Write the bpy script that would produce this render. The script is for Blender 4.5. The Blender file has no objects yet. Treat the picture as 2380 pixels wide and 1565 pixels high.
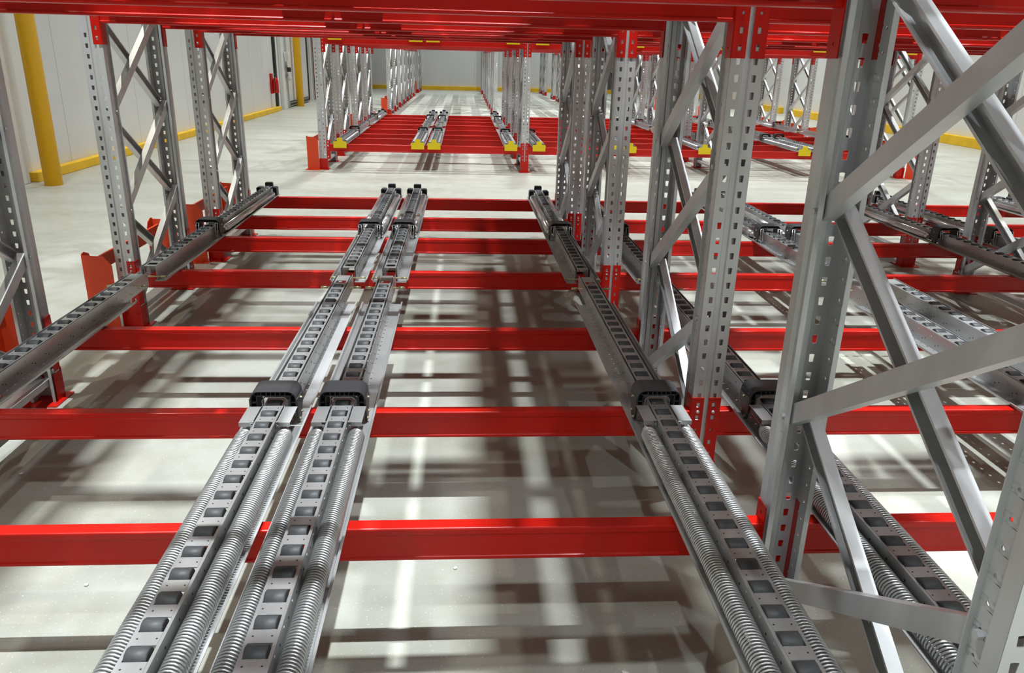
import bpy, bmesh, math, random
from mathutils import Vector, Matrix
random.seed(7)
C = bpy.context.scene.collection
PI = math.pi
ZF = 0.24                      # underside of the lower load beams above the floor

# ------------------------------------------------------------------ camera
cam_d = bpy.data.cameras.new('camera'); cam = bpy.data.objects.new('camera', cam_d); C.objects.link(cam)
bpy.context.scene.camera = cam
cam_d.sensor_fit = 'HORIZONTAL'; cam_d.sensor_width = 36.0
cam_d.lens = 1792.4 / 2380 * 36.0
cam_d.clip_start = 0.05; cam_d.clip_end = 200
pitch, yaw, roll = .3465, .0682, .0252
cy, sy, cp, sp = math.cos(yaw), math.sin(yaw), math.cos(pitch), math.sin(pitch)
fwd = Vector((sy*cp, cy*cp, -sp)); rt = Vector((cy, -sy, 0)); up = rt.cross(fwd)
c_, s_ = math.cos(roll), math.sin(roll)
r2, u2 = c_*rt + s_*up, -s_*rt + c_*up
cam.matrix_world = Matrix(((r2.x, u2.x, -fwd.x, 0), (r2.y, u2.y, -fwd.y, 0), (r2.z, u2.z, -fwd.z, 1.2467+ZF), (0, 0, 0, 1)))

# ------------------------------------------------------------------ world, lights, exposure
sc = bpy.context.scene
sc.view_settings.view_transform = 'Standard'; sc.view_settings.look = 'None'
sc.view_settings.gamma = 1.0; sc.view_settings.use_curve_mapping = False
sc.view_settings.exposure = -0.32
w = bpy.data.worlds.new('world'); sc.world = w; w.use_nodes = True
w.node_tree.nodes['Background'].inputs[0].default_value = (0.75, 0.74, 0.66, 1)
w.node_tree.nodes['Background'].inputs[1].default_value = 0.12
sc.cycles.max_bounces = 6; sc.cycles.diffuse_bounces = 4; sc.cycles.glossy_bounces = 4
sc.cycles.transmission_bounces = 0; sc.cycles.transparent_max_bounces = 2
sc.cycles.caustics_reflective = False; sc.cycles.caustics_refractive = False
LIGHT_Z = 8.2
def lamp(x, y, power, spread=80, lx=.12, ly=.07, col=(.90, .96, 1.0)):
    d = bpy.data.lights.new('ceiling_lamp_light', 'AREA'); d.shape = 'RECTANGLE'; d.size = lx; d.size_y = ly
    d.energy = power; d.spread = math.radians(spread); d.color = col
    o = bpy.data.objects.new('ceiling_lamp_light', d); C.objects.link(o); o.location = (x, y, LIGHT_Z)
for y, pw in ((-1.9, 105), (2.6, 315), (8.0, 105), (12.2, 150), (15.6, 150), (18.6, 120), (23.5, 240), (30.0, 170), (36.0, 85)):
    for k, x in enumerate((-1.45, 1.3, 4.1, 7.0)):
        lamp(x + (.35 if int(y) % 2 else -.3), y + .12*x - .5*(k % 2), pw*.85)
for y in (1.0, 7.0, 14.0, 21.5, 28.0):
    lamp(-4.0, y, 74 if y < 10 else 80, 100, col=(1.0, .97, .84)); lamp(9.0, y, 80, 105, col=(1.0, .96, .80))

# ------------------------------------------------------------------ materials
def mat(name, col, rough=.5, metal=0.0, spec=.5, noise=0, nscale=8, col2=None, bump=0, bscale=60, coat=0, stretch=(1,1,1)):
    m = bpy.data.materials.new(name); m.use_nodes = True
    nt = m.node_tree; b = nt.nodes['Principled BSDF']
    b.inputs['Base Color'].default_value = (*col, 1); b.inputs['Roughness'].default_value = rough
    b.inputs['Metallic'].default_value = metal; b.inputs['Specular IOR Level'].default_value = spec
    b.inputs['Coat Weight'].default_value = coat; b.inputs['Coat Roughness'].default_value = .12
    if noise or bump:
        tc = nt.nodes.new('ShaderNodeTexCoord'); mp = nt.nodes.new('ShaderNodeMapping'); mp.inputs['Scale'].default_value = stretch
        nt.links.new(tc.outputs['Object'], mp.inputs[0])
    if noise:
        n = nt.nodes.new('ShaderNodeTexNoise'); n.inputs['Scale'].default_value = nscale; n.inputs['Detail'].default_value = 5
        nt.links.new(mp.outputs[0], n.inputs['Vector'])
        r = nt.nodes.new('ShaderNodeMapRange'); r.inputs[1].default_value = .3; r.inputs[2].default_value = .7
        nt.links.new(n.outputs[0], r.inputs[0])
        mx = nt.nodes.new('ShaderNodeMix'); mx.data_type = 'RGBA'
        c2 = col2 or tuple(v*(1-noise) for v in col)
        mx.inputs[6].default_value = (*col, 1); mx.inputs[7].default_value = (*c2, 1)
        nt.links.new(r.outputs[0], mx.inputs[0]); nt.links.new(mx.outputs[2], b.inputs['Base Color'])
    if bump:
        n2 = nt.nodes.new('ShaderNodeTexNoise'); n2.inputs['Scale'].default_value = bscale; n2.inputs['Detail'].default_value = 3
        nt.links.new(mp.outputs[0], n2.inputs['Vector'])
        bp = nt.nodes.new('ShaderNodeBump'); bp.inputs['Strength'].default_value = bump; bp.inputs['Distance'].default_value = .002
        nt.links.new(n2.outputs[0], bp.inputs['Height']); nt.links.new(bp.outputs[0], b.inputs['Normal'])
    return m
M = dict(
    red=mat('red_powder_coat', (.56, .008, .003), .34, 0, .3, bump=.06, bscale=220, coat=.08),
    redo=mat('orange_red_guard_paint', (.74, .07, .02), .45, 0, .3, bump=.08, bscale=220),
    galv=mat('galvanised_steel', (.66, .67, .675), .40, .35, .5, noise=.14, nscale=14, stretch=(1, 1, .25)),
    strip=mat('zinc_strip_steel', (.55, .555, .55), .36, .55, .5, noise=.2, nscale=10, stretch=(2, .4, 1)),
    yzinc=mat('yellow_zinc_steel', (.62, .57, .34), .35, .7, .5, noise=.25, nscale=12),
    spring=mat('spring_wire', (.60, .61, .61), .34, .8, .5),
    chrome=mat('polished_tube', (.78, .78, .78), .20, .75, .5),
    roller=mat('dark_grey_roller', (.052, .054, .057), .5, 0, .4, noise=.35, nscale=30, col2=(.085, .092, .096)),
    plastic=mat('black_plastic', (.044, .045, .048), .5, 0, .45, bump=.15, bscale=300),
    yellow=mat('signal_yellow', (.80, .60, .0), .45),
    ypole=mat('yellow_post_paint', (.98, .52, .0), .38),
    ykerb=mat('yellow_kerb_paint', (.92, .56, .01), .5, noise=.2, nscale=3),
    white=mat('white_panel', (.74, .745, .74), .45, noise=.07, nscale=.7),
    grey=mat('pale_grey_panel', (.50, .51, .51), .45, noise=.08, nscale=1.2),
    dark=mat('dark_rubber', (.02, .02, .02), .6),
    copper=mat('copper_brown', (.28, .10, .055), .4, .5),
    ceil=mat('ceiling_panel', (.13, .10, .05), .7),
    ora=mat('orange_plastic', (.8, .16, .02), .5),
)
def floor_material():
    m = bpy.data.materials.new('polished_concrete'); m.use_nodes = True; nt = m.node_tree; b = nt.nodes['Principled BSDF']
    tc = nt.nodes.new('ShaderNodeTexCoord')
    def noise(scale, detail, st):
        mp = nt.nodes.new('ShaderNodeMapping'); mp.inputs['Scale'].default_value = st
        nt.links.new(tc.outputs['Object'], mp.inputs[0])
        n = nt.nodes.new('ShaderNodeTexNoise'); n.inputs['Scale'].default_value = scale; n.inputs['Detail'].default_value = detail
        nt.links.new(mp.outputs[0], n.inputs['Vector']); return n
    a = noise(1.3, 7, (.55, 1.5, 1)); d = noise(9, 6, (1, 1, 1)); g = noise(160, 2, (1, 1, 1))
    r = nt.nodes.new('ShaderNodeValToRGB'); r.color_ramp.elements[0].position = .30; r.color_ramp.elements[1].position = .68
    r.color_ramp.elements[0].color = (.335, .338, .272, 1); r.color_ramp.elements[1].color = (.475, .483, .437, 1)
    mx = nt.nodes.new('ShaderNodeMath'); mx.operation = 'MULTIPLY_ADD'; mx.inputs[1].default_value = .35
    nt.links.new(d.outputs[0], mx.inputs[0])
    sc_ = nt.nodes.new('ShaderNodeMath'); sc_.operation = 'MULTIPLY'; sc_.inputs[1].default_value = .65
    nt.links.new(a.outputs[0], sc_.inputs[0]); nt.links.new(sc_.outputs[0], mx.inputs[2])
    nt.links.new(mx.outputs[0], r.inputs[0])
    # fine specks
    sp_ = nt.nodes.new('ShaderNodeMapRange'); sp_.inputs[1].default_value = .66; sp_.inputs[2].default_value = .72
    nt.links.new(g.outputs[0], sp_.inputs[0])
    m2 = nt.nodes.new('ShaderNodeMix'); m2.data_type = 'RGBA'; m2.inputs[7].default_value = (.72, .71, .66, 1)
    nt.links.new(sp_.outputs[0], m2.inputs[0]); nt.links.new(r.outputs[0], m2.inputs[6])
    nt.links.new(m2.outputs[2], b.inputs['Base Color'])
    rr = nt.nodes.new('ShaderNodeMapRange'); rr.inputs[3].default_value = .28; rr.inputs[4].default_value = .5
    nt.links.new(d.outputs[0], rr.inputs[0]); nt.links.new(rr.outputs[0], b.inputs['Roughness'])
    b.inputs['Specular IOR Level'].default_value = .4
    return m
M['floor'] = floor_material()

# ------------------------------------------------------------------ mesh helpers
def add_box(bm, x0, x1, y0, y1, z0, z1):
    v = [bm.verts.new(p) for p in ((x0,y0,z0),(x1,y0,z0),(x1,y1,z0),(x0,y1,z0),(x0,y0,z1),(x1,y0,z1),(x1,y1,z1),(x0,y1,z1))]
    for f in ((0,3,2,1),(4,5,6,7),(0,1,5,4),(1,2,6,5),(2,3,7,6),(3,0,4,7)): bm.faces.new([v[i] for i in f])
    return v
def add_cyl(bm, p0, p1, r, n=16, r1=None, caps=True):
    p0, p1 = Vector(p0), Vector(p1); d = (p1-p0).normalized()
    a = d.orthogonal().normalized(); b = d.cross(a); r1 = r if r1 is None else r1
    A = [bm.verts.new(p0 + r*(math.cos(2*PI*i/n)*a + math.sin(2*PI*i/n)*b)) for i in range(n)]
    B = [bm.verts.new(p1 + r1*(math.cos(2*PI*i/n)*a + math.sin(2*PI*i/n)*b)) for i in range(n)]
    for i in range(n):
        f = bm.faces.new((A[i], A[(i+1) % n], B[(i+1) % n], B[i])); f.smooth = n > 6
    if caps: bm.faces.new(A[::-1]); bm.faces.new(B)
def extrude_profile(bm, pts, fn0, fn1, closed=True, caps=True):
    A = [bm.verts.new(fn0(p)) for p in pts]; B = [bm.verts.new(fn1(p)) for p in pts]; n = len(pts)
    for i in range(n if closed else n-1):
        j = (i+1) % n; bm.faces.new((A[i], A[j], B[j], B[i]))
    if closed and caps: bm.faces.new(A[::-1]); bm.faces.new(B)
def finish(bm, name, m, smooth=False, weld=False):
    if weld: bmesh.ops.remove_doubles(bm, verts=bm.verts, dist=1e-5)
    bmesh.ops.recalc_face_normals(bm, faces=bm.faces)
    me = bpy.data.meshes.new(name); bm.to_mesh(me); bm.free(); me.materials.append(m)
    if smooth:
        for p in me.polygons: p.use_smooth = True
    return me
def bake(me, *mods):
    """apply modifiers once so that copies share the finished mesh"""
    o = bpy.data.objects.new('tmp', me); C.objects.link(o)
    for kind, kw in mods:
        md = o.modifiers.new('m', kind)
        for k, v in kw.items(): setattr(md, k, v)
    dg = bpy.context.evaluated_depsgraph_get(); out = bpy.data.meshes.new_from_object(o.evaluated_get(dg)); out.name = me.name
    bpy.data.objects.remove(o); bpy.data.meshes.remove(me)
    return out
def sheet(bm, fn, us, v0, v1, holes):
    """flat strip of sheet in (u, v): us = [edges], holes = {column index: list of hole polygons of 8 points around the cell}"""
    for ci in range(len(us)-1):
        u0, u1 = us[ci], us[ci+1]; hs = sorted(holes.get(ci, []), key=lambda h: h[1]); v = v0
        for (hu, hv, shape) in hs:
            ys = [p[1] for p in shape]; b0, b1 = hv+min(ys)-.006, hv+max(ys)+.006
            if b0 > v+1e-6: bm.faces.new([bm.verts.new(fn(*p)) for p in ((u0,v),(u1,v),(u1,b0),(u0,b0))])
            um, vm = (u0+u1)/2, (b0+b1)/2
            outer = [bm.verts.new(fn(*p)) for p in ((u0,b0),(um,b0),(u1,b0),(u1,vm),(u1,b1),(um,b1),(u0,b1),(u0,vm))]
            inner = [bm.verts.new(fn(hu+p[0], hv+p[1])) for p in shape]
            for i in range(8): bm.faces.new((outer[i], outer[(i+1)%8], inner[(i+1)%8], inner[i]))
            v = b1
        if v < v1-1e-6: bm.faces.new([bm.verts.new(fn(*p)) for p in ((u0,v),(u1,v),(u1,v1),(u0,v1))])
TEAR = [(-.0056,-.0105),(0,-.011),(.0056,-.0105),(.0064,0),(.0071,.010),(0,.011),(-.0071,.010),(-.0064,0)]
def ROUND(r): return [(r*math.cos(a*PI/4), r*math.sin(a*PI/4)) for a in (-3,-2,-1,0,1,2,3,4)]
SLOT = [(-.0058,-.009),(0,-.009),(.0058,-.009),(.0058,0),(.0058,.009),(0,.009),(-.0058,.009),(-.0058,0)]

def put(name, me, parent=None, loc=(0,0,0), rot=(0,0,0), scale=None):
    o = bpy.data.objects.new(name, me); C.objects.link(o); o.parent = parent; o.location = loc; o.rotation_euler = rot
    if scale: o.scale = scale
    return o
def thing(name, label, cat, loc=(0,0,0), rotz=0, group=None):
    o = put(name, None, None, loc, (0,0,rotz)); o.empty_display_size = .1
    o['label'] = label; o['category'] = cat
    o['kind'] = 'thing'
    if group: o['group'] = group
    return o
def tag(o, label, cat, group=None):
    o['label'] = label; o['category'] = cat
    if group: o['group'] = group
    return o
def struct(name, me, loc=(0,0,0)):
    o = put(name, me, None, loc); o['kind'] = 'structure'; return o
def dup(root, loc, label, group=None):
    def cp(o, par):
        c = o.copy(); C.objects.link(c); c.parent = par
        for ch in kids[o.name]: cp(ch, c)
        return c
    kids = {}
    def scan(o):
        kids[o.name] = list(o.children)
        for ch in o.children: scan(ch)
    scan(root)
    r = cp(root, None); r.location = loc; r['label'] = label
    if group: r['group'] = group
    return r
def boxmesh(name, m, *b, bev=0):
    bm = bmesh.new()
    for q in b: add_box(bm, *q)
    me = finish(bm, name, m)
    return bake(me, ('BEVEL', dict(width=bev, segments=2, limit_method='ANGLE'))) if bev else me

# ------------------------------------------------------------------ the room
LWX, RWX, FWY, CEIL = -5.02, 10.35, 38.2, 9.0
def wall_panels(name, m, along, pos, a0, a1, sign, thick=.2, seam=1.15, z1=CEIL):
    """sandwich-panel wall: panels with narrow recessed seams, one mesh"""
    bm = bmesh.new(); a = a0
    while a < a1-1e-3:
        e = min(a+seam, a1)
        if along == 'y': add_box(bm, min(pos, pos-sign*thick), max(pos, pos-sign*thick), a+.004, e-.004, 0, z1)
        else: add_box(bm, a+.004, e-.004, min(pos, pos-sign*thick), max(pos, pos-sign*thick), 0, z1)
        a = e
    if along == 'y': add_box(bm, min(pos-sign*.012, pos-sign*thick), max(pos-sign*.012, pos-sign*thick), a0, a1, 0, z1)
    else: add_box(bm, a0, a1, min(pos-sign*.012, pos-sign*thick), max(pos-sign*.012, pos-sign*thick), 0, z1)
    return finish(bm, name, m)
struct('floor', boxmesh('floor', M['floor'], (-7, 12.5, -4, 40, -.2, 0)))
struct('ceiling', boxmesh('ceiling', M['ceil'], (-7, 12.5, -4, 40, CEIL, CEIL+.1)))
struct('wall_left', wall_panels('wall_left', M['white'], 'y', LWX, 9.28, 22.2, 1))
struct('wall_left_far', wall_panels('wall_left_far', M['white'], 'y', LWX, 22.35, 38.2, 1))
struct('wall_left_near', wall_panels('wall_left_near', M['grey'], 'y', LWX-.35, -4, 8.95, 1))
struct('wall_right', wall_panels('wall_right', M['white'], 'y', RWX, -4, 38.2, -1))
struct('wall_far', wall_panels('wall_far', M['white'], 'x', FWY, LWX-.2, RWX+.2, -1))
struct('wall_back', wall_panels('wall_back', M['grey'], 'x', -4, LWX-.6, RWX+.2, 1))
# door jamb at the near end of the left wall, and the dark door edge beside it
struct('door_1', boxmesh('door_1', M['white'], (LWX-.42, LWX+.06, 8.98, 9.27, 0, 4.2), (LWX-.42, LWX+.06, 6.2, 6.45, 0, 4.2), bev=.01))
struct('trim_1', boxmesh('trim_1', M['dark'], (LWX-.34, LWX+.02, 8.80, 8.96, .14, 4.0)))
# yellow kerbs along the walls
def kerb(name, *b): struct(name, boxmesh(name, M['ykerb'], *b, bev=.008))
kerb('baseboard_left', (LWX+.002, LWX+.11, 9.35, 15.4, 0, .11), (LWX+.002, LWX+.11, 15.43, 22.15, 0, .11))
kerb('baseboard_right', (RWX-.13, RWX-.002, 4, 17.3, 0, .19), (RWX-.13, RWX-.002, 17.33, 24.6, 0, .19), (RWX-.13, RWX-.002, 25.4, 37.9, 0, .19))
kerb('baseboard_far', (-4.9, 2.2, FWY-.11, FWY-.002, 0, .17), (2.25, 5.0, FWY-.11, FWY-.002, 0, .17), (5.9, 10.2, FWY-.11, FWY-.002, 0, .17))
# sliding cold-store door on the far part of the left wall
struct('door_2', boxmesh('door_2', M['white'], (LWX+.002, LWX+.10, 22.6, 23.2, 0, 3.4), (LWX+.002, LWX+.05, 23.25, 26.4, 0.02, 3.4), (LWX+.002, LWX+.12, 27.6, 29.2, 0, 3.4), bev=.01))
bm = bmesh.new()
for b in ((LWX+.002, LWX+.06, 21.98, 22.12, .12, 4.5), (LWX+.002, LWX+.07, 26.42, 26.55, .08, 4), (LWX+.06, LWX+.09, 23.3, 26.4, .06, .10), (LWX+.06, LWX+.09, 23.3, 26.4, .15, .17)): add_box(bm, *b)
struct('trim_2', finish(bm, 'trim_2', M['dark']))
struct('door_3', boxmesh('door_3', mat('dark_grey_door', (.10, .105, .11), .5), (6.6, 8.6, FWY-.05, FWY-.002, 0, 2.2), bev=.01))
struct('trim_3', boxmesh('trim_3', M['white'], (6.45, 8.75, FWY-.08, FWY-.002, 2.21, 2.36), bev=.01))

# yellow steel posts
def pole(x, y, r, label):
    bm = bmesh.new(); add_cyl(bm, (0,0,0), (0,0,CEIL-.05), r, 32)
    o = put('yellow_post', finish(bm, 'yellow_post', M['ypole']), None, (x, y, 0)); tag(o, label, 'post')
pole(-4.66, 9.17, .095, 'thick yellow steel post at the near end of the white left wall')
pole(-4.79, 24.1, .105, 'yellow post farther back, beside the grey cable conduit and sliding door')
# copper pipes and conduit with switch box on the far left wall
bm = bmesh.new(); add_cyl(bm, (0,0,.05), (0,0,4.5), .035, 14)
pm = finish(bm, 'copper_pipe', M['copper'])
for k, (dy, lb) in enumerate(((0, 'copper coloured pipe on the far left wall, closer to the yellow post'), (.35, 'copper coloured pipe on the far left wall, closer to the far corner'))):
    o = put('copper_pipe', pm, None, (LWX+.18, 26.95+dy, 0)); tag(o, lb, 'pipe', 'copper pipes on the left wall')
t = thing('switch_conduit', 'grey vertical cable conduit with white switch box beside the yellow post', 'conduit', (LWX+.14, 23.0, 0))
bm = bmesh.new(); add_cyl(bm, (0,0,.02), (0,0,4), .022, 12); put('conduit', finish(bm, 'conduit', M['grey']), t)
put('switch_box', boxmesh('switch_box', M['white'], (-.03,.09,-.13,.13,1.25,1.5), bev=.01), t)
put('plug_socket', boxmesh('plug_socket', M['dark'], (.02,.1,-.1,.1,.98,1.1), bev=.02), t)
bm = bmesh.new(); add_cyl(bm, (.02,0,.78), (.08,0,.86), .07, 14)
put('cable_coupler', finish(bm, 'cable_coupler', M['galv']), t)
# fire extinguisher
t = thing('fire_extinguisher', 'small red fire extinguisher hung on the far left wall near its end', 'fire extinguisher', (LWX+.13, 21.55, .48))
bm = bmesh.new(); prof = [(0,0),(.07,.0),(.075,.02),(.075,.30),(.06,.35),(.025,.38),(.02,.41),(0,.41)]
n = 18; rings = [[bm.verts.new((r*math.cos(2*PI*i/n), r*math.sin(2*PI*i/n), z)) for i in range(n)] for r, z in prof[1:-1]]
for a, b in zip(rings, rings[1:]):
    for i in range(n): bm.faces.new((a[i], a[(i+1)%n], b[(i+1)%n], b[i]))
bm.faces.new(rings[0][::-1]); bm.faces.new(rings[-1])
put('cylinder', finish(bm, 'cylinder', M['red'], True), t)
bm = bmesh.new(); add_box(bm, -.02,.02,-.02,.02,.40,.44); add_box(bm, -.012,.012,-.12,.03,.44,.455); add_box(bm, -.012,.012,-.1,.03,.47,.482)
put('valve_handle', finish(bm, 'valve_handle', M['dark']), t)
bm = bmesh.new(); add_cyl(bm, (0,-.03,.42), (.02,-.13,.33), .012, 8); add_cyl(bm, (.02,-.13,.33), (.02,-.12,.05), .012, 8)
put('hose', finish(bm, 'hose', M['dark']), t)
put('wall_bracket', boxmesh('wall_bracket', M['red'], (-.128,-.07,-.06,.06,-.02,.48)), t)
# orange cone feet seen at the left edge behind the door jamb
bm = bmesh.new(); add_box(bm, -.11,.11,-.11,.11,0,.025); add_cyl(bm, (0,0,.025), (0,0,.16), .085, 20, .06); 
tag(put('floor_marker', finish(bm, 'floor_marker', M['ora']), None, (-5.05, 8.6, 0)), 'small orange marker on the floor beside the door opening at far left', 'floor marker')

# ------------------------------------------------------------------ upright frames
POST_W, POST_D = .10, .078
HOLE_TOP = 1.62
def post_mesh(z0=0.0, z1=4.8, full=True):
    """open rack post, web in front at y=0 facing -y, lips at the back; z measured from the floor"""
    bm = bmesh.new()
    nh = int((HOLE_TOP - z0 - .03)/.05)
    zs = [z0+.045+.05*i for i in range(nh)]
    # web: left pad, groove, right pad
    for s in (-1, 1):
        us = sorted([s*.012, s*.05])
        sheet(bm, lambda u, v: (u, 0, v), us, z0, z1, {0: [(s*.0265, z, TEAR) for z in zs]} if full else {})
        sheet(bm, lambda u, v, s=s: (s*(.012-.004*u/.005), .0055*u/.005, v), [0, .005], z0, z1, {})
        # side: front part, jog, rear part with round holes, lip
        sheet(bm, lambda u, v, s=s: (s*.05, u, v), [0, .034], z0, z1, {})
        sheet(bm, lambda u, v, s=s: (s*(.05-.008*u), .034+.008*u, v), [0, 1], z0, z1, {})
        sheet(bm, lambda u, v, s=s: (s*.042, u, v), [.042, POST_D], z0, z1, {0: [(.060, z+.02, ROUND(.0042)) for z in zs]} if full else {})
        sheet(bm, lambda u, v, s=s: (s*(.042+.012*u), POST_D, v), [0, 1], z0, z1, {})
    sheet(bm, lambda u, v: (u, .0055, v), [-.008, .008], z0, z1, {})
    me = finish(bm, 'post', M['galv'], weld=True)
    return bake(me, ('SOLIDIFY', dict(thickness=.0024, offset=0)))
POST = post_mesh()
def base_mesh():
    bm = bmesh.new()
    add_box(bm, -.075,.075,-.045,.12,0,.006)
    add_box(bm, -.0545,-.0505,-.006,.06,.006,.13); add_box(bm, .0505,.0545,-.006,.06,.006,.13); add_box(bm, -.054,.054,-.009,-.004,.006,.145)
    for x in (-.03, .03):
        add_cyl(bm, (x,-.03,.006), (x,-.03,.02), .008, 6); add_cyl(bm, (x*.9,-.009,.09), (x*.9,-.015,.09), .006, 8)
    return finish(bm, 'base_plate', M['red'])
BASE = base_mesh()
NODES = [.15, .66, 1.175, 1.69, 2.205, 3.0, 3.8, 4.6]           # brace node heights above the floor
def brace_mesh(y0, z0, y1, z1, xweb, xopen):
    """C channel between two nodes; web at xweb, lips towards xopen"""
    bm = bmesh.new(); d = Vector((0, y1-y0, z1-z0)).normalized(); nrm = Vector((0, -d.z, d.y)); hw = .0235
    s = 1 if xopen > xweb else -1; t = .0022
    prof = [(xweb, -hw), (xopen, -hw), (xopen, -hw+.006), (xopen-s*t, -hw+.006), (xopen-s*t, -hw+t), (xweb+s*t, -hw+t), (xweb+s*t, hw-t), (xopen-s*t, hw-t), (xopen-s*t, hw-.006), (xopen, hw-.006), (xopen, hw), (xweb, hw)]
    P0, P1 = Vector((0, y0, z0)), Vector((0, y1, z1))
    f = lambda P: (lambda p: (p[0], P.y+nrm.y*p[1], P.z+nrm.z*p[1]))
    A = [bm.verts.new(f(P0)(p)) for p in prof]; B = [bm.verts.new(f(P1)(p)) for p in prof]; n = len(prof)
    for i in range(n): bm.faces.new((A[i], A[(i+1)%n], B[(i+1)%n], B[i]))
    for V in (A, B):
        for q in ((0,1,2,3,4,5), (0,5,6,11), (6,7,8,9,10,11)): bm.faces.new([V[i] for i in q])
    return finish(bm, 'diagonal_brace', M['galv'])
FD = .8885                                        # web to web depth of a frame
def brace_set():
    out = []; ya, yb = .052, FD-.052
    for k in range(len(NODES)-1):
        za, zb = NODES[k], NODES[k+1]
        out.append(brace_mesh(yb, za, ya, zb, -.036, -.004))
        out.append(brace_mesh(yb, zb, ya, za, .036, .004))
    return out
BR = brace_set()
def bolt_mesh():
    bm = bmesh.new(); add_cyl(bm, (-.052,0,0), (.052,0,0), .0045, 8); add_cyl(bm, (-.054,0,0), (-.043,0,0), .0085, 6); add_cyl(bm, (.043,0,0), (.054,0,0), .0085, 6)
    return finish(bm, 'bolt', M['galv'])
BOLT = bolt_mesh()
TIE = boxmesh('tie_bar', M['galv'], (-.035, .035, .055, FD-.055, .085, .115))
def make_frame(bolts=True):
    t = thing('upright_frame', '', 'rack frame')
    put('post', POST, t); put('post', POST, t, (0, FD, 0), (0, 0, PI))
    put('base_plate', BASE, t); put('base_plate', BASE, t, (0, FD, 0), (0, 0, PI))
    for b in BR: put('diagonal_brace', b, t)
    put('tie_bar', TIE, t)
    for z in NODES[:4]:
        put('bolt', BOLT, t, (0, .055, z)); put('bolt', BOLT, t, (0, FD-.055, z))
    return t
LINES = [-1.845, .85, 3.54, 6.23]
LNAME = ['left of the left bay', 'right of the left bay', 'right of the middle bay', 'right of the right bay']
FROM = lambda n, k: ('nearest the aisle' if n-1-k == 0 else ORD[n-1-k] + ' from the aisle')
NEAR = [.87, 2.41, 4.228, 5.778]
frame0 = make_frame(); used0 = False
ORD = ['first', 'second', 'third', 'fourth', 'fifth', 'sixth', 'seventh', 'eighth', 'ninth', 'tenth']
def place_frame(x, y, label, group):
    global used0
    if not used0:
        used0 = True; frame0.location = (x, y, 0); frame0['label'] = label; frame0['group'] = group; return frame0
    return dup(frame0, (x, y, 0), label, group)
for li, x in enumerate(LINES):
    for k, y in enumerate(NEAR):
        if li == 0 and k == 0: continue
        if li == 2 and k < 2 or li == 3 and k < 3: continue
        place_frame(x, y, f'cross-braced grey frame {LNAME[li]}, near rack, {FROM(4, k)}', 'upright frames of the near rack')
        if li == 0:
            pass
OFF = 9.93
for li, x in enumerate(LINES):
    for k, y in enumerate(NEAR):
        place_frame(x - (.045 if li == 0 else 0), y+OFF, f'cross-braced grey frame {LNAME[li]}, rack beyond the aisle, {ORD[k]} from front', 'upright frames of the rack beyond the aisle')
THIRD = [21.2, 22.74, 24.56, 26.1, 27.9, 29.4, 31.2, 34.6, 36.2]
for li, x in enumerate(LINES):
    for k, y in enumerate(THIRD):
        if li == 3 and k > 3: continue
        place_frame(x - (.08 if li == 0 else 0), y, f'distant grey frame {LNAME[li]}, farthest rack, {ORD[k]} in its line', 'upright frames of the farthest rack')

# red corner guards outside the end frames
def guard_mesh():
    """U guard in front of an end post: front plate with a clipped top corner, folded outer edge; post to the +x side"""
    bm = bmesh.new(); t = .004; z1 = .43
    pts = [(-.165, .006), (-.012, .006), (-.012, z1-.05), (-.05, z1), (-.165, z1+.006)]
    extrude_profile(bm, pts, lambda p: (p[0], -.06, p[1]), lambda p: (p[0], -.06+t, p[1]))
    pts = [(-.06+t, .006), (.04, .006), (.04, z1-.03), (.02, z1), (-.03, z1+.018), (-.06+t, z1+.012)]
    extrude_profile(bm, pts, lambda p: (-.165, p[0], p[1]), lambda p: (-.165+t, p[0], p[1]))
    return finish(bm, 'guard_plate', M['redo'])
def guard_foot():
    bm = bmesh.new(); add_box(bm, -.19,-.0,-.10,-.05,0,.006); add_box(bm, -.19,-.13,-.05,.06,0,.006)
    for x in (-.145, -.05): add_cyl(bm, (x,-.08,.006), (x,-.08,.022), .009, 6)
    return finish(bm, 'foot_plate', M['redo'])
GP, GF = guard_mesh(), guard_foot()
GR = boxmesh('side_rail', M['redo'], (-.15,-.135,.0,FD,.335,.415), bev=.003)
gd0 = None
def place_guard(x, y, label, group, flip=False, rail=True):
    global gd0
    t = thing('corner_guard', label, 'rack guard', (x, y, 0), 0, group)
    s = -1 if flip else 1
    put('guard_plate', GP, t, (-.035*s,0,0), scale=(s,1,1)); put('guard_plate', GP, t, (-.035*s,FD,0), scale=(s,-1,1))
    put('foot_plate', GF, t, (-.035*s,0,0), scale=(s,1,1)); put('foot_plate', GF, t, (-.035*s,FD,0), scale=(s,-1,1))
    if rail: put('side_rail', GR, t, (-.0*s,0,0), scale=(s,1,1))
for k, y in enumerate(NEAR):
    if k: place_guard(LINES[0], y, f'orange-red guard round the feet of the left end frame, near rack, {FROM(4, k)}', 'corner guards of the near rack')
for k, y in enumerate(NEAR):
    place_guard(LINES[0]-.045, y+OFF, f'orange-red corner guard, left end of the rack beyond the aisle, {ORD[k]} from front', 'left corner guards beyond the aisle')
    place_guard(LINES[3], y+OFF, f'orange-red corner guard, right end of the rack beyond the aisle, {ORD[k]} from front', 'right corner guards beyond the aisle', True)
for k, y in enumerate(THIRD):
    place_guard(LINES[0]-.08, y, f'distant red corner guard, left side of the farthest rack, {ORD[k]} in line', 'corner guards of the farthest rack', False, False)
for k, y in enumerate(THIRD[:4]):
    place_guard(LINES[3], y, f'distant red corner guard on the right side of the farthest rack, {ORD[k]} in line', 'right corner guards of the farthest rack', True, False)

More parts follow.
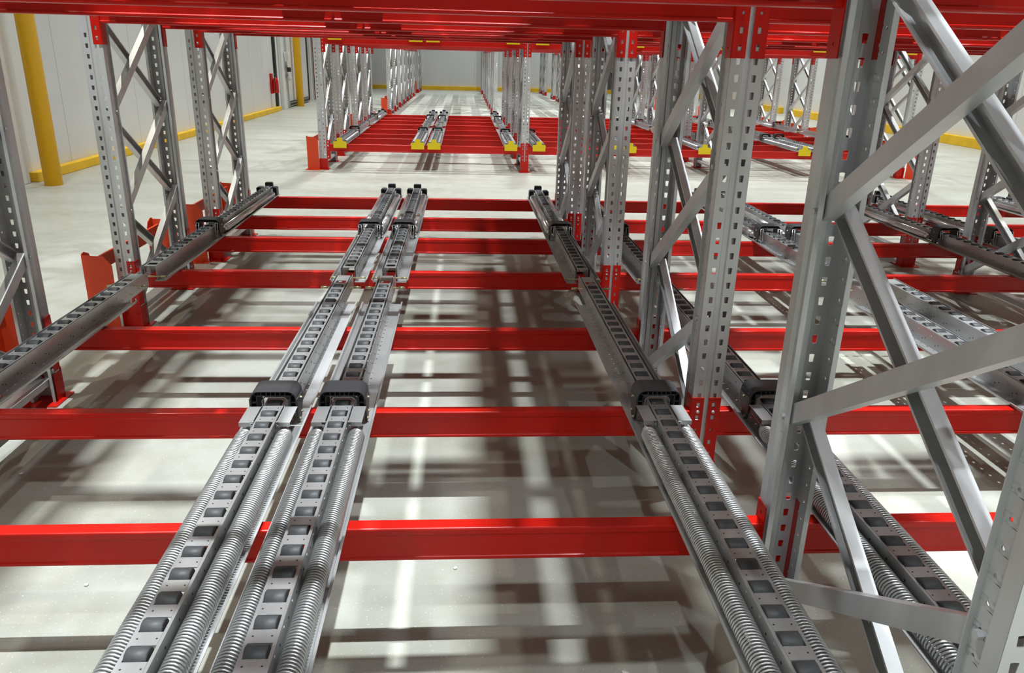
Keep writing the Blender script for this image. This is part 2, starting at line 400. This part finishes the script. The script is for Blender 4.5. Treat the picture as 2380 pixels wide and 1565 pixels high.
# ------------------------------------------------------------------ load beams
BAYS = [(-1.845, .85), (.85, 3.54), (3.54, 6.23)]
def beam_body(L):
    h, d = .098, .045
    prof = [(0,.003),(.003,0),(d-.003,0),(d,.003),(d,h-.003),(d-.003,h),(.004,h),(.0008,h-.0015),(0,h-.005),(0,.079),(.0035,.076),(.0035,.013),(0,.010)]
    bm = bmesh.new()
    extrude_profile(bm, prof, lambda p: (-L/2, p[0], p[1]), lambda p: (L/2, p[0], p[1]))
    return bake(finish(bm, 'beam', M['red']), ('BEVEL', dict(width=.0012, segments=2, limit_method='ANGLE', angle_limit=.6)))
def connector_mesh():
    """L connector at the left end of a beam: slotted plate over the post web and a side plate; x=0 post centre"""
    bm = bmesh.new(); z0, z1 = -.10, .15
    zs = [z0+.03+.048*i for i in range(5)]
    sheet(bm, lambda u, v: (u, -.004, v), [.009, .0515], z0, z1, {0: [(.0285, z, SLOT if i != 2 else ROUND(.005)) for i, z in enumerate(zs)]})
    sheet(bm, lambda u, v: (.0525, u, v), [-.003, .052], z0, z1, {0: [(.026, z, ROUND(.0045)) for z in zs if z > .11 or z < -.04]})
    me = finish(bm, 'end_connector', M['red'])
    return bake(me, ('SOLIDIFY', dict(thickness=.003, offset=0)))
CON = connector_mesh()
bm = bmesh.new(); add_cyl(bm, (.0285,-.0055,0), (.0285,-.0105,0), .0055, 8); add_cyl(bm, (.0285,-.0105,0), (.0285,-.0125,0), .0035, 8)
PIN = finish(bm, 'locking_pin', M['galv'])
BL = BAYS[0][1]-BAYS[0][0]-.106
BEAM = beam_body(BL)
def make_beam(rear):
    t = thing('load_beam', '', 'rack beam')
    put('beam', BEAM, t)
    for s in (-1, 1):
        c = put('end_connector', CON, t, (s*(BL/2+.053), .045 if rear else 0, 0), (0,0,0), (-s, -1 if rear else 1, 1))
        put('locking_pin', PIN, c, (0,0,.098))
    return t
beam_f, beam_r = make_beam(False), make_beam(True)
bused = set()
BNAME = ['left', 'middle', 'right']
def place_beam(x, y, z, rear, label, group):
    src = beam_r if rear else beam_f
    if rear not in bused:
        bused.add(rear); src.location = (x, y, z); src['label'] = label; src['group'] = group; return
    dup(src, (x, y, z), label, group)
YB = []
for y in NEAR: YB += [(y, False), (y+FD-.045, True)]
UPZ = ZF + 1.362
for bi, (a, b) in enumerate(BAYS):
    xc = (a+b)/2
    for k, (y, rear) in enumerate(YB):
        if not (k == 0 or (bi == 2 and k < 3)):
            place_beam(xc, y, ZF, rear, f'red beam under the roller tracks, {BNAME[bi]} bay, near rack, {FROM(8, k)}', f'low beams of the near rack, {BNAME[bi]} bay')
        if not (bi == 2 and k < 1):
            place_beam(xc, y, UPZ, rear, f'overhead red beam, {BNAME[bi]} bay, near rack, {FROM(8, k)}', f'overhead beams of the near rack, {BNAME[bi]} bay')
    for k, (y, rear) in enumerate(YB):
        place_beam(xc, y+OFF, ZF, rear, f'low red beam, {BNAME[bi]} bay of the rack beyond the aisle, {ORD[k]} from front', f'low beams beyond the aisle, {BNAME[bi]} bay')
        place_beam(xc, y+OFF, UPZ, rear, f'overhead red beam, {BNAME[bi]} bay of the rack beyond the aisle, {ORD[k]} from front', f'overhead beams beyond the aisle, {BNAME[bi]} bay')

# ------------------------------------------------------------------ roller tracks (local z=0 on the beam tops, x=0 track centre)
RP = .0805
def base_rail(y0, y1):
    """wide folded flange plate with upturned perforated lips"""
    bm = bmesh.new(); n = int((y1-y0)/.05)
    holes = [(.012 if s else 0, 0, 0) for s in (0,)]
    for s in (-1, 1):
        hs = [(y0+.025+.05*i) for i in range(n)]
        # sheet() runs holes along v: v = y here
        sheet(bm, lambda u, v, s=s: (s*u, v, .0015), [.034, .040], y0, y1, {})
        sheet(bm, lambda u, v, s=s: (s*u, v, .0015), [.040, .066, .088], y0, y1, {0: [(.047, y, [(px*.55, py*.55) for px, py in SLOT]) for y in hs]})
        sheet(bm, lambda u, v, s=s: (s*(.088+.004*u), v, .0015+.013*u), [0, 1], y0, y1, {})
        sheet(bm, lambda u, v, s=s: (s*u, v, .0145), [.092, .098], y0, y1, {})
    me = finish(bm, 'base_rail', M['strip'], weld=True)
    return bake(me, ('SOLIDIFY', dict(thickness=.0022, offset=0)))
def ladder(y0, y1, hw, z, wall_z, rollers, mname, mtl, dots=True):
    """inverted U channel with a window for every roller"""
    bm = bmesh.new(); v = y0
    sheetf = lambda u, v: (u, v, z)
    cw = hw-.0065
    for y in rollers + [None]:
        a = y1 if y is None else y-.0215
        if a > v+1e-5:
            bm.faces.new([bm.verts.new(sheetf(*p)) for p in ((-cw,v),(cw,v),(cw,a),(-cw,a))])
        if y is not None: v = y+.0215
    for s in (-1, 1):
        bm.faces.new([bm.verts.new(sheetf(*p)) for p in ((s*cw,y0),(s*hw,y0),(s*hw,y1),(s*cw,y1))])
        bm.faces.new([bm.verts.new((s*hw, p[0], p[1])) for p in ((y0,z),(y1,z),(y1,wall_z),(y0,wall_z))])
    me = finish(bm, mname, mtl, weld=True)
    me = bake(me, ('SOLIDIFY', dict(thickness=.002, offset=0)))
    if dots:       # rivet heads in the side walls, punched marks on the bars
        bm = bmesh.new(); bm.from_mesh(me)
        for i, y in enumerate(rollers):
            for s in (-1, 1):
                add_cyl(bm, (s*hw, y+.0, z-.014), (s*(hw+.0022), y, z-.014), .0042, 8)
        bm.to_mesh(me); bm.free()
    return me
def dots_mesh(rollers, hw, z):
    bm = bmesh.new()
    for y in rollers:
        for s in (-1, 1):
            add_cyl(bm, (s*.6*hw, y+RP/2, z+.0008), (s*.6*hw, y+RP/2, z+.0014), .0022, 7)
            add_cyl(bm, (s*(hw+.0008), y+RP/2, z-.022), (s*(hw+.0015), y+RP/2, z-.022), .003, 7)
            add_cyl(bm, (s*(hw+.0008), y+RP*.3, z-.05), (s*(hw+.0015), y+RP*.3, z-.05), .003, 7)
    return finish(bm, 'punched_holes', M['dark'])
def side_walls(y0, y1):
    bm = bmesh.new()
    for s in (-1, 1):
        add_box(bm, *sorted((s*.0395, s*.0415)), y0, y1, .003, .0735)
        add_box(bm, *sorted((s*.036, s*.0395)), y0, y1, .003, .006)
        y = y0+.04
        while y < y1-.02:
            add_cyl(bm, (s*.0415, y, .052), (s*.0432, y, .052), .0035, 8); y += .1
    return finish(bm, 'side_channel', M['strip'])
def side_holes(y0, y1):
    bm = bmesh.new(); y = y0+.06
    while y < y1-.02:
        for s in (-1, 1):
            add_cyl(bm, (s*.0413, y, .03), (s*.0421, y, .03), .0028, 7); add_cyl(bm, (s*.0413, y+.02, .022), (s*.0421, y+.02, .022), .0028, 7)
        y += .1
    return finish(bm, 'punched_holes', M['dark'])
def roller_mesh():
    bm = bmesh.new(); n = 22; prof = [(-.0235,.012),(-.0235,.0205),(-.022,.0225),(.0185,.0225),(.020,.021),(.020,.012)]
    R = [[bm.verts.new((x, r*math.cos(2*PI*i/n), r*math.sin(2*PI*i/n))) for i in range(n)] for x, r in prof]
    for a, b in zip(R, R[1:]):
        for i in range(n):
            f = bm.faces.new((a[i], a[(i+1)%n], b[(i+1)%n], b[i]))
    for k in (2,):
        pass
    bm.faces.new(R[0][::-1]); bm.faces.new(R[-1])
    me = finish(bm, 'roller', M['roller'])
    for p in me.polygons: p.use_smooth = abs(p.normal.x) < .3
    return me
ROLLER = roller_mesh()
def spring_mesh(y0, y1, R=.0240, wire=.0031, pitch=.0092, seg=14, ns=5):
    bm = bmesh.new(); turns = (y1-y0)/pitch; N = int(turns*seg); prev = None
    for i in range(N+1):
        t = i/seg*2*PI; y = y0+(y1-y0)*i/N
        dend = y1-y; r = R if dend > .035 else R*(.55+.45*max(0, dend)/.035)
        c = Vector((r*math.cos(t), y, r*math.sin(t))); e1 = Vector((math.cos(t), 0, math.sin(t))); e2 = Vector((0, 1, 0))
        ring = [bm.verts.new(c + wire*(math.cos(2*PI*k/ns)*e1 + math.sin(2*PI*k/ns)*e2)) for k in range(ns)]
        if prev:
            for k in range(ns): bm.faces.new((prev[k], prev[(k+1)%ns], ring[(k+1)%ns], ring[k]))
        prev = ring
    # hook
    hk = [Vector((0, y1-.004+.0, .011)), Vector((0, y1+.014, .016)), Vector((0, y1+.026, .006)), Vector((0, y1+.02, -.008)), Vector((0, y1+.004, -.01))]
    for a, b in zip(hk, hk[1:]): add_cyl(bm, a, b, .0032, 6)
    return finish(bm, 'coil_spring', M['spring'], True)
def arch_pts(hw, zt, zb, r, n=6):
    p = [(-hw, zb)]
    for i in range(n+1): a = PI - i*(PI/2)/n; p.append((-hw+r+r*math.cos(a), zt-r+r*math.sin(a)))
    for i in range(n+1): a = PI/2 - i*(PI/2)/n; p.append((hw-r+r*math.cos(a), zt-r+r*math.sin(a)))
    p.append((hw, zb)); return p
def arch_band(bm, hw, zt, zb, r, th, y0, y1):
    o = arch_pts(hw, zt, zb, r); i = arch_pts(hw-th, zt-th, zb, max(r-th, .003)); n = len(o)
    V = [[bm.verts.new((p[0], y, p[1])) for p in q] for q in (o, i) for y in (y0, y1)]
    oa, ob, ia, ib = V
    for k in range(n-1):
        bm.faces.new((oa[k], oa[k+1], ob[k+1], ob[k])); bm.faces.new((ia[k], ib[k], ib[k+1], ia[k+1]))
        bm.faces.new((oa[k], ia[k], ia[k+1], oa[k+1])); bm.faces.new((ob[k], ob[k+1], ib[k+1], ib[k]))
    for k in (0, n-1): bm.faces.new((oa[k], ob[k], ib[k], ia[k]))
def yoke_mesh(y0, ln=.092, hw=.074, zt=.122):
    """black ribbed plastic arch over the track"""
    bm = bmesh.new(); zb = .045
    arch_band(bm, hw, zt, zb, .028, .0045, y0, y0+ln)
    arch_band(bm, hw-.019, zt-.017, zb, .006, .003, y0+.004, y0+ln*.8)
    o = arch_pts(hw-.0165, zt-.015, zb, .012)
    # back web between the two arches
    arch_band(bm, hw-.002, zt-.002, zb, .026, .018, y0+ln*.35, y0+ln*.35+.004)
    for x in (-.038, -.022, -.0075, .0075, .022, .038): add_box(bm, x-.0014, x+.0014, y0+.002, y0+ln*.5, zt-.0185, zt-.002)
    for s in (-1, 1):
        for z in (.062, .08): add_box(bm, *sorted((s*(hw-.018), s*(hw-.002))), y0+.002, y0+ln*.5, z-.0011, z+.0011)
        a, b = (s*(hw-.018), zt-.019), (s*(hw-.009), zt-.009)
        d = Vector((b[0]-a[0], 0, b[1]-a[1])).normalized(); nn = Vector((-d.z, 0, d.x))*.0012
        pts = [(a[0]+nn.x, a[1]+nn.z), (b[0]+nn.x, b[1]+nn.z), (b[0]-nn.x, b[1]-nn.z), (a[0]-nn.x, a[1]-nn.z)]
        extrude_profile(bm, pts, lambda p: (p[0], y0+.002, p[1]), lambda p: (p[0], y0+ln*.5, p[1]))
        # outer cheek sweeping down and forward to the base rail
        cheek = [(ln*.98, .118-.03), (ln*.98, .07), (ln*.62, .012), (ln*.28, .004), (ln*.1, .012), (-.0, .05), (0, .095), (ln*.4, .112-.02)]
        extrude_profile(bm, cheek, lambda p: (s*(hw-.004), y0+p[0], p[1]), lambda p: (s*(hw+.003), y0+p[0], p[1]))
    return bake(finish(bm, 'yoke', M['plastic']), ('BEVEL', dict(width=.0012, segments=1, limit_method='ANGLE')))
def yoke_bolts(y0, ln=.092, hw=.074):
    bm = bmesh.new()
    for s in (-1, 1):
        for y, z in ((.045, .082), (.05, .03), (.02, .018)):
            add_cyl(bm, (s*(hw+.003), y0+y, z), (s*(hw+.007), y0+y, z), .0048, 6); add_cyl(bm, (s*(hw+.007), y0+y, z), (s*(hw+.0095), y0+y, z), .003, 8)
    return finish(bm, 'bolt', M['yzinc'])
def bracket_mesh(y0, y1):
    """two folded plates beside the roller channel in front of the yoke and the portal strap under it"""
    bm = bmesh.new()
    for s in (-1, 1):
        add_box(bm, *sorted((s*.034, s*.078)), y0, y1, .070, .0722)
        add_box(bm, *sorted((s*.045, s*.078)), y0-.002, y0, .058, .0722)
        add_box(bm, *sorted((s*.034, s*.0362)), y0+.01, y1+.02, .045, .0722)
        add_box(bm, *sorted((s*.0335, s*.044)), y0, y0+.006, .05, .064)
        add_cyl(bm, (s*.040, y0-.002, .06), (s*.040, y0-.007, .06), .004, 6)
    add_box(bm, -.030, .030, y1+.03, y1+.05, .090, .0925)
    for s in (-1, 1): 
        pts = [(s*.030, .0925), (s*.043, .080), (s*.043, .060), (s*.040, .060), (s*.040, .079), (s*.030, .090)]
        extrude_profile(bm, pts, lambda p: (p[0], y1+.03, p[1]), lambda p: (p[0], y1+.05, p[1]))
    return finish(bm, 'spring_bracket', M['strip'])
def tube_mesh(y0, y1):
    bm = bmesh.new(); add_cyl(bm, (0,y0,0), (0,y0+.03,0), .012, 18, .024); add_cyl(bm, (0,y0+.03,0), (0,y1-.04,0), .024, 22); add_cyl(bm, (0,y1-.04,0), (0,y1,0), .024, 22, .014)
    add_cyl(bm, (0,y1,0), (0,y1+.05,0), .006, 10)
    return finish(bm, 'damper_tube', M['chrome'])
def bumper_mesh(y1, s0=None):
    """black end stop: centre block over the channel end and two side lugs"""
    bm = bmesh.new()
    arch_band(bm, .032, .105, .02, .010, .006, y1+.005, y1+.035); add_box(bm, -.030,.030,y1+.02,y1+.026,.02,.100)
    for x in (-.015, 0, .015): add_box(bm, x-.001,x+.001,y1+.006,y1+.022,.085,.1)
    return bake(finish(bm, 'end_bumper', M['plastic']), ('BEVEL', dict(width=.002, segments=1, limit_method='ANGLE')))
def lug_mesh(y1):
    bm = bmesh.new()
    for s in (-1, 1):
        pts = [(.036, .075), (.050, .078), (.074, .078), (.084, .070), (.084, .003), (.079, .003), (.079, .066), (.072, .072), (.045, .070), (.036, .060)]
        extrude_profile(bm, [(s*p[0], p[1]) for p in pts], lambda p: (p[0], y1-.09, p[1]), lambda p: (p[0], y1-.02, p[1]))
        add_box(bm, *sorted((s*.040, s*.080)), y1-.045, y1-.038, .004, .07)
    return finish(bm, 'side_lug', M['plastic'])
def cap_mesh(y):
    pts = [(-.087,-.045),(.087,-.045),(.087,.040),(.045,.042),(.034,.055),(.034,.088),(-.034,.088),(-.034,.055),(-.045,.042),(-.087,.040)]
    bm = bmesh.new(); extrude_profile(bm, pts, lambda p: (p[0], y, p[1]), lambda p: (p[0], y+.006, p[1]))
    add_box(bm, -.085,.085,y+.006,y+.05,-.001,.0)
    return bake(finish(bm, 'end_cap', M['yellow']), ('BEVEL', dict(width=.003, segments=2, limit_method='ANGLE')))
def pin_mesh(y, z, x0, x1, r=.0065):
    bm = bmesh.new(); add_cyl(bm, (x0,y,z), (x1,y,z), r*.6, 10)
    for s in (-1, 1):
        xe = x1 if s > 0 else x0; add_cyl(bm, (xe,y,z), (xe-s*.028,y,z), r, 12); add_cyl(bm, (xe,y,z), (xe+s*.004,y,z), r*.75, 10)
    return finish(bm, 'stop_pin', M['yzinc'])
YA0, YA1, YK = -.045, 3.03, 1.435          # front track: local y from the front beam (world y - .87)
YC0, YC1, YL = 3.17, 5.86, 4.20            # rear track
TZ = .098
rA = [YA0+.06+RP*i for i in range(int((YA1-YA0-.10)/RP)+1)]
rA = [y for y in rA if y < YA1-.05]
rB = [YC0+.07+RP*i for i in range(200) if YC0+.07+RP*i < YC1-.02]
def make_front_track(cap=True):
    t = thing('spring_roller_track', '', 'roller track')
    put('base_rail', base_rail(YA0, YA1-.27), t)
    sw = put('side_channel', side_walls(YK+.10, YA1+.02), t); put('punched_holes', side_holes(YK+.12, YA1), sw)
    ch = put('roller_channel', ladder(YA0, YA1, .031, .0705, .004, rA, 'roller_channel', M['strip']), t)
    put('punched_holes', dots_mesh([y for y in rA if y < YA1-.06], .031, .0705), ch)
    for y in rA[:-1]: put('roller', ROLLER, t, (0, y, .0585))
    sm = spring_mesh(.05, YK-.098)
    for s in (-1, 1): put('coil_spring', sm, t, (s*.0605, 0, .030))
    put('spring_bracket', bracket_mesh(YK-.115, YK+.0), t)
    yk = put('yoke', yoke_mesh(YK+.008), t); put('bolt', yoke_bolts(YK+.008), yk)
    put('stop_pin', pin_mesh(YA1-.13, .045, -.095, .095), t)
    put('end_cap', cap_mesh(YA0-.008), t)
    return t
def make_rear_track():
    t = thing('damper_roller_track', '', 'roller track')
    put('base_rail', base_rail(YC0-.02, YC1-.02), t)
    sw = put('side_channel', side_walls(YC0, YL), t); put('punched_holes', side_holes(YC0, YL), sw)
    ch = put('roller_channel', ladder(YC0+.02, YC1, .031, .0705, .004, rB, 'roller_channel', M['strip']), t)
    put('punched_holes', dots_mesh(rB[:-1], .031, .0705), ch)
    for y in rB[1:]: put('roller', ROLLER, t, (0, y, .0585))
    yk = put('yoke', yoke_mesh(YL-.02), t); put('bolt', yoke_bolts(YL-.02), yk)
    bm = bmesh.new()
    for s in (-1, 1):
        for a, b in (((s*.052, YL-.03, .10), (s*.052, YL-.045, .02)), ((s*.068, YL-.03, .10), (s*.068, YL-.045, .02)), ((s*.052, YL-.045, .02), (s*.068, YL-.045, .02)), ((s*.052, YL-.03, .10), (s*.068, YL-.03, .10))): add_cyl(bm, a, b, .0019, 8)
    put('wire_loop', finish(bm, 'wire_loop', M['spring'], False), t)
    tm = tube_mesh(YL+.11, YC1-.12)
    for s in (-1, 1): put('damper_tube', tm, t, (s*.061, 0, .030))
    put('end_bumper', bumper_mesh(YC1), t); put('side_lug', lug_mesh(YC1), t)
    put('stop_pin', pin_mesh(YC0-.005, .022, -.09, .09), t)
    return t
fa, fb = make_front_track(), make_rear_track()
tused = set()
def place_track(src, x, y, z, label, group):
    if src.name not in tused:
        tused.add(src.name); src.location = (x, y, z); src['label'] = label; src['group'] = group; return src
    return dup(src, (x, y, z), label, group)
TX = [(-1.65, 'outer left'), (-.61, 'middle left'), (-.39, 'middle right'), (.655, 'outer right')]
for bi in range(3):
    for x, nm in TX:
        X = x + 2.69*bi
        if bi < 2 or x < -1:
            place_track(fa, X, NEAR[0], ZF+TZ, f'{nm} roller track with coil springs, {BNAME[bi]} bay of the near rack, front half', f'front roller tracks, near rack, {BNAME[bi]} bay')
        place_track(fb, X, NEAR[0], ZF+TZ, f'{nm} roller track with smooth tubes, {BNAME[bi]} bay of the near rack, rear half', f'rear roller tracks, near rack, {BNAME[bi]} bay')
for bi in range(3):
    for x, nm in TX:
        X = x + 2.69*bi
        place_track(fa, X, NEAR[0]+OFF, ZF+TZ, f'{nm} track with yellow end cap, {BNAME[bi]} bay of the rack beyond the aisle', f'front roller tracks beyond the aisle, {BNAME[bi]} bay')
        place_track(fb, X, NEAR[0]+OFF, ZF+TZ, f'{nm} track behind the capped one, {BNAME[bi]} bay of the rack beyond the aisle', f'rear roller tracks beyond the aisle, {BNAME[bi]} bay')
# overhead tracks: their caps show above the far overhead beam, the rest only casts shade, so a simple body is enough
def plain_track(y0, y1):
    bm = bmesh.new(); add_box(bm, -.095,.095,y0,y1,.0005,.003); add_box(bm, -.041,.041,y0,y1,.003,.072)
    for s in (-1, 1): add_box(bm, *sorted((s*.092, s*.095)), y0, y1, .003, .015)
    return finish(bm, 'track_body', M['strip'])
PT = plain_track(YA0, YC1); CAP = cap_mesh(YA0-.008); CAP.name = 'overhead_cap'
for block, off in (('near rack', 0), ('rack beyond the aisle', OFF)):
    for bi in range(3):
        for x, nm in TX:
            t = thing('overhead_roller_track', f'{nm} overhead track on the upper beams, {BNAME[bi]} bay, {block}', 'roller track', (x+2.69*bi, NEAR[0]+off, UPZ+TZ), 0, f'overhead tracks of the {block}')
            put('track_body', PT, t); put('end_cap', CAP, t)

# farthest rack: its overhead level
for bi, (a, b) in enumerate(BAYS):
    for k, y in enumerate(THIRD[:7]):
        for q, (yy, rear) in enumerate(((y, False), (y+FD-.045, True))):
            place_beam((a+b)/2, yy, UPZ+.13, rear, f'overhead red beam, {BNAME[bi]} bay of the farthest rack, {ORD[k]} frame, {"rear" if rear else "front"} side', 'overhead beams of the farthest rack')
    for x, nm in TX:
        for q, yy in enumerate((21.2, 27.2)):
            t = thing('overhead_roller_track', f'{nm} overhead track, {BNAME[bi]} bay, farthest rack, {"front" if q == 0 else "rear"} half', 'roller track', (x+2.69*bi, yy, UPZ+.13+TZ), 0, 'overhead tracks of the farthest rack')
            put('track_body', PT, t); put('end_cap', CAP, t)

# two unseen upper levels, added to throw the floor's criss-cross shade
for lv, UP2 in enumerate((UPZ + 1.45, UPZ + 2.75)):
  LV = ('second', 'third')[lv]
  for bi, (a, b) in enumerate(BAYS[:3]):
      for k, (y, rear) in enumerate(YB):
          if k: place_beam((a+b)/2, y, UP2, rear, f'unseen red beam added for shade, {LV} overhead level, {BNAME[bi]} bay, {FROM(8, k)}', 'unseen beams above the near rack, added for shade')
      for x, nm in TX:
          t = thing('overhead_roller_track', f'{nm} unseen track added for shade, {LV} overhead level, {BNAME[bi]} bay of the near rack', 'roller track', (x+2.69*bi, NEAR[0], UP2+TZ), 0, 'unseen tracks above the near rack, added for shade')
          put('track_body', PT, t); put('end_cap', CAP, t)

# ------------------------------------------------------------------ chips of concrete on the floor under the near rack
CHIP = ['right of the middle spring tracks', 'toward the camera, left of the right spring track', 'closest to the camera', 'leftmost, behind the second red beam', 'left edge, before the second red beam', 'between the right spring track and the large grey post', 'in the middle of the left bay, beyond the yokes', 'left of the middle spring tracks']
for k, (x, y, s) in enumerate(((-.02, 2.0, .008), (.42, 1.55, .010), (.45, 1.48, .007), (-1.62, 2.6, .009), (-1.85, 2.1, .010), (1.25, 2.0, .007), (.05, 3.3, .006), (-1.1, 1.95, .007))):
    bm = bmesh.new(); bmesh.ops.create_icosphere(bm, subdivisions=1, radius=s)
    for v in bm.verts: v.co *= random.uniform(.7, 1.2); v.co.z = v.co.z*.5
    zm = min(v.co.z for v in bm.verts)
    for v in bm.verts: v.co.z -= zm
    o = put('concrete_chip', finish(bm, 'concrete_chip', M['white']), None, (x, y, 0))
    tag(o, 'tiny pale chip on the floor, ' + CHIP[k], 'chip', 'pale chips on the floor under the near rack')
